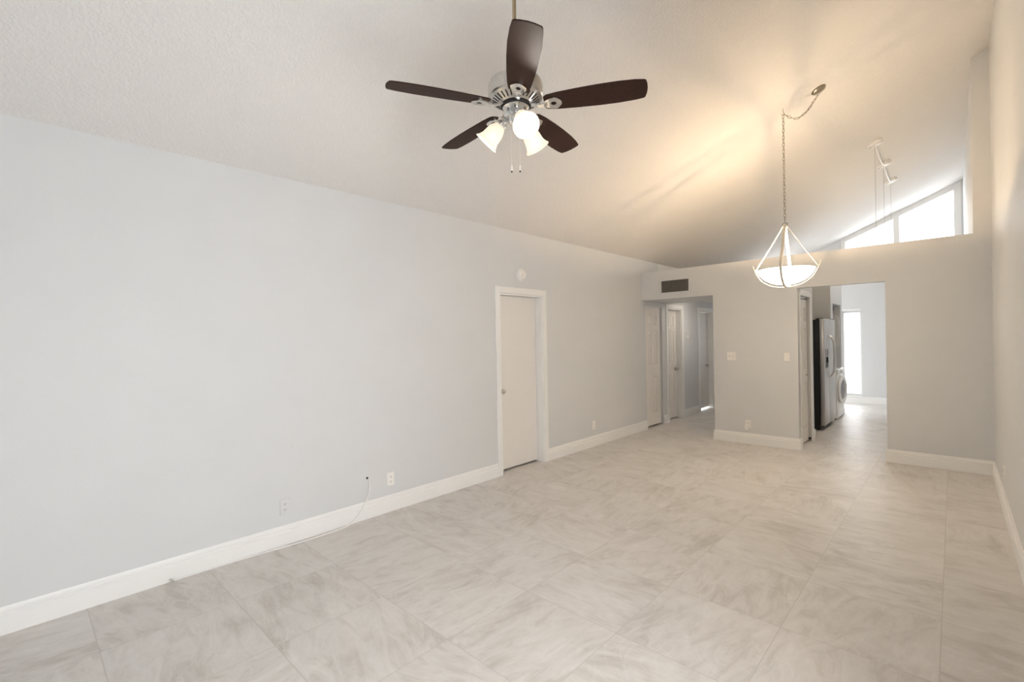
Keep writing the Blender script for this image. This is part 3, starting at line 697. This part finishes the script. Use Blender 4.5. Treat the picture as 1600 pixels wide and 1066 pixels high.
# ------------------------------------------------------------------ bowl pendant
HX, HY = -1.205, 5.258
hz = cz(HX)
pen = thing('bowl_pendant', (HX, HY, hz), 'lit white glass bowl pendant hanging by a long chain before the kitchen opening', 'pendant lamp')
sl = Vector((-CS, 0, 1)).normalized()
cpos = Vector((-0.922, 5.359, cz(-0.922)))
MB().lathe([(0, 0), (0.064, 0), (0.064, 0.004), (0.055, 0.016), (0.03, 0.024), (0.012, 0.030), (0, 0.032)], 32, basis(cpos, -sl)).build('ceiling_canopy', M['antique'], pen, smooth=True)
MB().tube(smooth_path([(HX, HY, hz + 0.01), (HX, HY, hz - 0.03), (HX + 0.012, HY + 0.004, hz - 0.052), (HX, HY, hz - 0.066), (HX - 0.012, HY - 0.004, hz - 0.054)], 5), 0.0026, 8).build('ceiling_hook', M['antique'], pen, smooth=True)
def chain(mb, pts, link=0.044):
    P = [Vector(p) for p in pts]; d = [0]
    for a, b in zip(P, P[1:]): d.append(d[-1] + (b - a).length)
    n = max(2, int(d[-1] / (link * 0.78)))
    def at(s):
        for i in range(len(P) - 1):
            if s <= d[i + 1] or i == len(P) - 2:
                f = (s - d[i]) / max(1e-9, d[i + 1] - d[i]); return P[i].lerp(P[i + 1], min(1, f))
    for k in range(n):
        s0 = d[-1] * k / n; c = at(s0 + d[-1] / n / 2); tn = (at(min(d[-1], s0 + d[-1] / n)) - at(s0)).normalized()
        ref = Vector((0.3, 1, 0.1)).normalized(); e = (ref - tn * ref.dot(tn)).normalized(); e2 = tn.cross(e)
        w = (e if k % 2 else e2)
        ring = [c + tn * (link / 2) * math.sin(q) + w * 0.0100 * (math.cos(q) if abs(math.cos(q)) < 0.75 else math.copysign(0.9, math.cos(q))) for q in [2 * PI * j / 12 for j in range(12)]]
        mb.tube(ring, 0.0022, 5, closed=True)
swag = smooth_path([cpos - sl * 0.03, (-0.955, 5.348, 3.735), (-1.005, 5.331, 3.655), (-1.06, 5.311, 3.605), (-1.105, 5.295, 3.590), (-1.155, 5.277, 3.615), (-1.192, 5.263, 3.650)], 8)
mb = MB(); chain(mb, swag); mb.build('swag_chain', M['antique'], pen, smooth=True)
mb = MB(); chain(mb, [(HX, HY, hz - 0.06), (HX, HY, 2.60)]); mb.build('hanging_chain', M['antique'], pen, smooth=True)
loop = [p + Vector((0.004 * math.sin(i * 0.8), 0.004 * math.cos(i * 0.8), 0.004 * math.sin(i * 0.5))) for i, p in enumerate(swag[:34])]
loop += [Vector(p) for p in smooth_path([(-1.135, 5.284, 3.62), (-1.140, 5.282, 3.68), (-1.118, 5.290, 3.705), (-1.150, 5.279, 3.70), (-1.158, 5.276, 3.63)], 5)]
loop += [Vector((HX + 0.003 * math.sin(q * 0.9), HY + 0.003 * math.cos(q * 0.9), hz - 0.05 - q * 0.034)) for q in range(0, int((hz - 2.62) / 0.034))]
MB().tube(loop, 0.0011, 6).build('lamp_cord', M['cord'], pen, smooth=True)
PZ = 2.115                                                    # rim of the bowl
ring = [(HX + 0.022 * math.cos(q) * 0.974, HY + 0.022 * math.cos(q) * 0.225, 2.565 + 0.013 * math.sin(q)) for q in [2 * PI * j / 20 for j in range(20)]]
MB().tube(ring, 0.0055, 8, closed=True).build('top_ring', M['nickel'], pen, smooth=True)
MB().lathe([(0, 2.61), (0.006, 2.61), (0.006, 2.578), (0, 2.578)], 12, Matrix.Translation((HX, HY, 0))).build('chain_loop', M['nickel'], pen)
MB().lathe([(0, 2.556), (0.020, 2.555), (0.022, 2.535), (0.012, 2.522), (0, 2.52)], 20, Matrix.Translation((HX, HY, 0))).build('strap_hub', M['band'], pen, smooth=True)
bowl_out = [(0.0, PZ - 0.150), (0.05, PZ - 0.147), (0.10, PZ - 0.136), (0.15, PZ - 0.115), (0.195, PZ - 0.084), (0.23, PZ - 0.044), (0.252, PZ)]
bowl_in = [(max(0, r - 0.004), z + 0.005) for r, z in bowl_out][::-1]; bowl_in[0] = (0.247, PZ)
bw = MB().lathe(bowl_out + bowl_in, 56, Matrix.Translation((HX, HY, 0)), cap=False).build('glass_bowl', M['bowl'], pen, smooth=True, angle=70)
ab = math.atan2(-5.258, 1.205) - math.radians(9)              # direction of the front strap
for k in range(4):
    a = ab + k * PI / 2; dh = Vector((math.cos(a), math.sin(a), 0)); tg = Vector((-math.sin(a), math.cos(a), 0)); c = Vector((HX, HY, 0))
    MB().strip([c + dh * 0.018 + Vector((0, 0, 2.545)), c + dh * 0.14 + Vector((0, 0, 2.335)), c + dh * 0.274 + Vector((0, 0, PZ + 0.006))], tg, 0.026, None, 0.005).build('strap', M['band'], pen)
    arc = [c + dh * r + Vector((0, 0, z)) for r, z in ((0.006, PZ - 0.172), (0.07, PZ - 0.168), (0.135, PZ - 0.150), (0.19, PZ - 0.118), (0.234, PZ - 0.074), (0.265, PZ - 0.018), (0.284, PZ + 0.03), (0.295, PZ + 0.064))]
    MB().strip(smooth_path(arc, 3), tg, [0.022] * 17 + [0.020, 0.017, 0.013, 0.009, 0.006], None, 0.005).build('cradle_band', M['band'], pen)
MB().lathe([(0, PZ - 0.148), (0.018, PZ - 0.150), (0.02, PZ - 0.168), (0.010, PZ - 0.176), (0, PZ - 0.180)], 20, Matrix.Translation((HX, HY, 0))).build('finial', M['band'], pen, smooth=True)
for k in range(2):
    a = 0.6 + k * PI; c = Vector((HX + 0.06 * math.cos(a), HY + 0.06 * math.sin(a), PZ - 0.112))
    MB().lathe([(0, -0.016), (0.009, -0.016), (0.010, 0), (0.018, 0.014), (0.021, 0.026), (0.016, 0.040), (0, 0.046)], 20, Matrix.Translation(c)).build('bulb', M['bulb'], bw, smooth=True)
    L = bpy.data.lights.new('pendant_bulb_light', 'POINT'); L.energy = 13.5; L.color = (1.0, 0.68, 0.37); L.shadow_soft_size = 0.015
    lo = bpy.data.objects.new('pendant_bulb_light', L); COL.objects.link(lo); lo.location = c + Vector((0, 0, 0.062))

# ------------------------------------------------------------------ three-light pendant over the kitchen
tri = thing('cluster_pendant', (-0.71, 8.667, cz(-0.71)), 'row of three white ceiling discs with thin hanging cables before the high window', 'pendant lamp')
ys = (7.626, 8.667, 9.695)
for y in ys:
    c = Vector((-0.71, y, cz(-0.71)))
    dsk = MB().lathe([(0, 0), (0.084, 0), (0.084, 0.016), (0.072, 0.030), (0.02, 0.036), (0, 0.036)], 32, basis(c, -sl)).build('ceiling_disc', M['plastic'], tri, smooth=True)
    MB().box(-0.004, 0.004, -0.078, 0.078, 0.022, 0.040, basis(c, -sl)).build('disc_bar', M['nickel'], dsk)
    MB().tube([(c.x + 0.0, y, c.z - 0.03), (c.x, y, 3.2), (c.x, y, 2.48)], 0.0022, 6).build('hanging_cable', M['thread'], tri)
    MB().lathe([(0.040, 2.49), (0.044, 2.44), (0.050, 2.40), (0.047, 2.40), (0.041, 2.44), (0.037, 2.49), (0.040, 2.49)], 24, Matrix.Translation((c.x, y, 0)), cap=False).build('lamp_shade', M['kshade'], tri, smooth=True)  # unseen shade, left open at the top to throw light upward
    L = bpy.data.lights.new('kitchen_fill_light', 'POINT'); L.energy = 6.5; L.color = (1.0, 0.80, 0.56); L.shadow_soft_size = 0.03  # added light inside the unseen shade, brightening the kitchen ceiling
    lo = bpy.data.objects.new('kitchen_fill_light', L); COL.objects.link(lo); lo.location = (c.x, y, 2.485)
for a, b in zip(ys, ys[1:]):
    x = -0.71; z = cz(x)
    pts = smooth_path([(x, a, z - 0.03), (x + 0.004, a + (b - a) * 0.25, z - 0.050), (x + 0.004, (a + b) / 2, z - 0.068), (x + 0.004, a + (b - a) * 0.75, z - 0.062), (x, b, z - 0.03)], 6)
    MB().tube(pts, 0.008, 8).build('swag_cord', M['plastic'], tri, smooth=True)

# ------------------------------------------------------------------ refrigerator
fr = thing('refrigerator', (-1.85, 8.86, 0), 'stainless side-by-side refrigerator with black sides and dispenser', 'refrigerator')
fy0, fy1 = 8.40, 9.325; fb = KX                               # door back plane
MB().box(-2.20, fb - 0.005, fy0, fy1, 0.075, 1.69, bev=0.004).build('cabinet', M['black'], fr)
MB().box(-2.15, fb - 0.01, fy0 + 0.01, fy1 - 0.01, 0.015, 0.075).build('kick_grille', M['rubber'], fr)
for y in (fy0 + 0.05, fy1 - 0.05):
    MB().lathe([(0, -0.02), (0.026, -0.02), (0.028, 0), (0.026, 0.02), (0, 0.02)], 20, basis((fb - 0.03, y, 0.028), (0, 1, 0))).build('caster', M['rubber'], fr, smooth=True)
ysp = fy0 + 0.40
def fdoor(y0, y1):
    return MB().box(fb, fb + 0.062, y0, y1, 0.072, 1.70, bev=0.012, seg=3).build('door', M['steel'], fr, smooth=True)
dl = fdoor(fy0, ysp - 0.003); dr = fdoor(ysp + 0.003, fy1)
for y, dd in ((ysp - 0.035, dl), (ysp + 0.04, dr)):
    x = fb + 0.062
    pts = smooth_path([(x, y, 1.44), (x + 0.028, y, 1.425), (x + 0.058, y, 1.37), (x + 0.068, y, 1.28), (x + 0.070, y, 1.12), (x + 0.068, y, 0.96), (x + 0.058, y, 0.87), (x + 0.028, y, 0.815), (x, y, 0.80)], 5)
    MB().tube(pts, 0.013, 12).build('door_handle', M['chrome'], dd, smooth=True)
for y in (fy0 + 0.06, fy1 - 0.06): MB().box(fb - 0.05, fb + 0.045, y - 0.03, y + 0.03, 1.69, 1.712, bev=0.004).build('hinge_cap', M['rubber'], fr)
F = frame((fb + 0.062, 8.585, 1.09), (0, 1, 0), (1, 0, 0))
MB(F).box(-0.11, 0.11, -0.155, 0.155, -0.004, 0.004, bev=0.003).build('dispenser_panel', M['steel'], fr)
MB(F).box(-0.098, 0.098, -0.135, 0.03, 0.002, 0.0055).build('dispenser_recess', M['black'], fr)
for u in (-0.085, 0.05): MB(F).box(u, u + 0.03, 0.04, 0.145, 0.003, 0.0065).build('dispenser_control', M['black'], fr)
MB(F).box(-0.02, 0.02, -0.06, 0.02, 0.0055, 0.02, bev=0.003).build('dispenser_paddle', M['rubber'], fr)
MB(F).box(-0.098, 0.098, -0.152, -0.136, 0.003, 0.016, bev=0.002).build('drip_tray', M['nickel'], fr)

# ------------------------------------------------------------------ laundry closet
ws = thing('washing_machine', (-1.80, 9.905, 0), 'white front-loading washer in the closet past the refrigerator', 'washing machine')
wf = -1.452; wy = 9.905; wz = 0.50
MB().box(-2.12, wf, 9.58, 10.23, 0.02, 0.86, bev=0.012).build('cabinet', M['appliance'], ws, smooth=True)
MB().box(wf, wf + 0.014, 9.59, 10.22, 0.775, 0.855, bev=0.004).build('control_panel', M['appliance'], ws)
MB().lathe([(0, 0), (0.026, 0), (0.024, 0.018), (0, 0.02)], 24, basis((wf + 0.014, 9.90, 0.815), (1, 0, 0))).build('dial', M['nickel'], ws, smooth=True)
MB().lathe([(0.232, 0.0), (0.236, 0.006), (0.215, 0.010), (0.18, 0.004), (0.18, 0.0), (0.232, 0.0)], 56, basis((wf - 0.001, wy - 0.07, wz), (1, 0, 0)), cap=False).build('door_rim', M['appliance'], ws, smooth=True)
hg = Matrix.Translation((wf + 0.006, wy - 0.31, wz)) @ Matrix.Rotation(math.radians(-5), 4, 'Z')
Bm = hg @ Matrix.Translation((0, 0.24, 0)) @ Matrix.Rotation(PI / 2, 4, 'Y')
dr_ = MB().lathe([(0.165, 0.004), (0.235, 0.0), (0.243, 0.012), (0.232, 0.028), (0.205, 0.036), (0.178, 0.030), (0.165, 0.016), (0.165, 0.004)], 56, Bm, cap=False).build('door_ring', M['appliance'], ws, smooth=True)
MB().lathe([(0.168, 0.006), (0.166, 0.020), (0.12, 0.026), (0, 0.030)], 48, Bm).build('door_glass', M['grey_glass'], dr_, smooth=True)
MB().box(wf, wf + 0.004, 9.60, 10.21, 0.05, 0.17, bev=0.001).build('lower_panel', M['appliance'], ws)
for x in (-2.06, wf - 0.05):
    for y in (9.63, 10.18): MB().lathe([(0, 0), (0.025, 0), (0.022, 0.03), (0, 0.03)], 16, Matrix.Translation((x, y, 0))).build('foot', M['rubber'], ws)
hb = []
for k in range(13): a = PI + PI * k / 12; hb.append((-1.685 + 0.125 * math.cos(a), 1.33 + 0.13 * math.sin(a)))
hb += [(-1.56, 1.70), (-1.585, 1.79), (-1.66, 1.83), (-1.71, 1.83), (-1.77, 1.79), (-1.81, 1.70)]
hb = [(x + 0.055, z) for x, z in hb]
tag(MB().prism(hb, 10.252, 10.2895, bev=0.006).build('hanging_board', M['appliance'], loc=(-1.63, 10.2895, 1.2)), 'slim white rounded board hanging above the washer in the laundry closet', 'board')
t = thing('closet_rod', (-1.62, 9.89, 1.93), 'dark metal rod near the top of the laundry closet', 'rod')
MB().tube([(-1.62, 9.455, 1.925), (-1.62, 9.89, 1.925), (-1.62, 10.325, 1.925)], 0.017, 12).build('rod_tube', M['antique'], t, smooth=True)
for y in (9.456, 10.324):
    s = 1 if y < 9.9 else -1
    MB().lathe([(0, 0), (0.032, 0), (0.030, 0.010), (0.02, 0.014), (0, 0.014)], 20, basis((-1.62, y - s * 0.004, 1.925), (0, s, 0))).build('rod_flange', M['antique'], t, smooth=True)
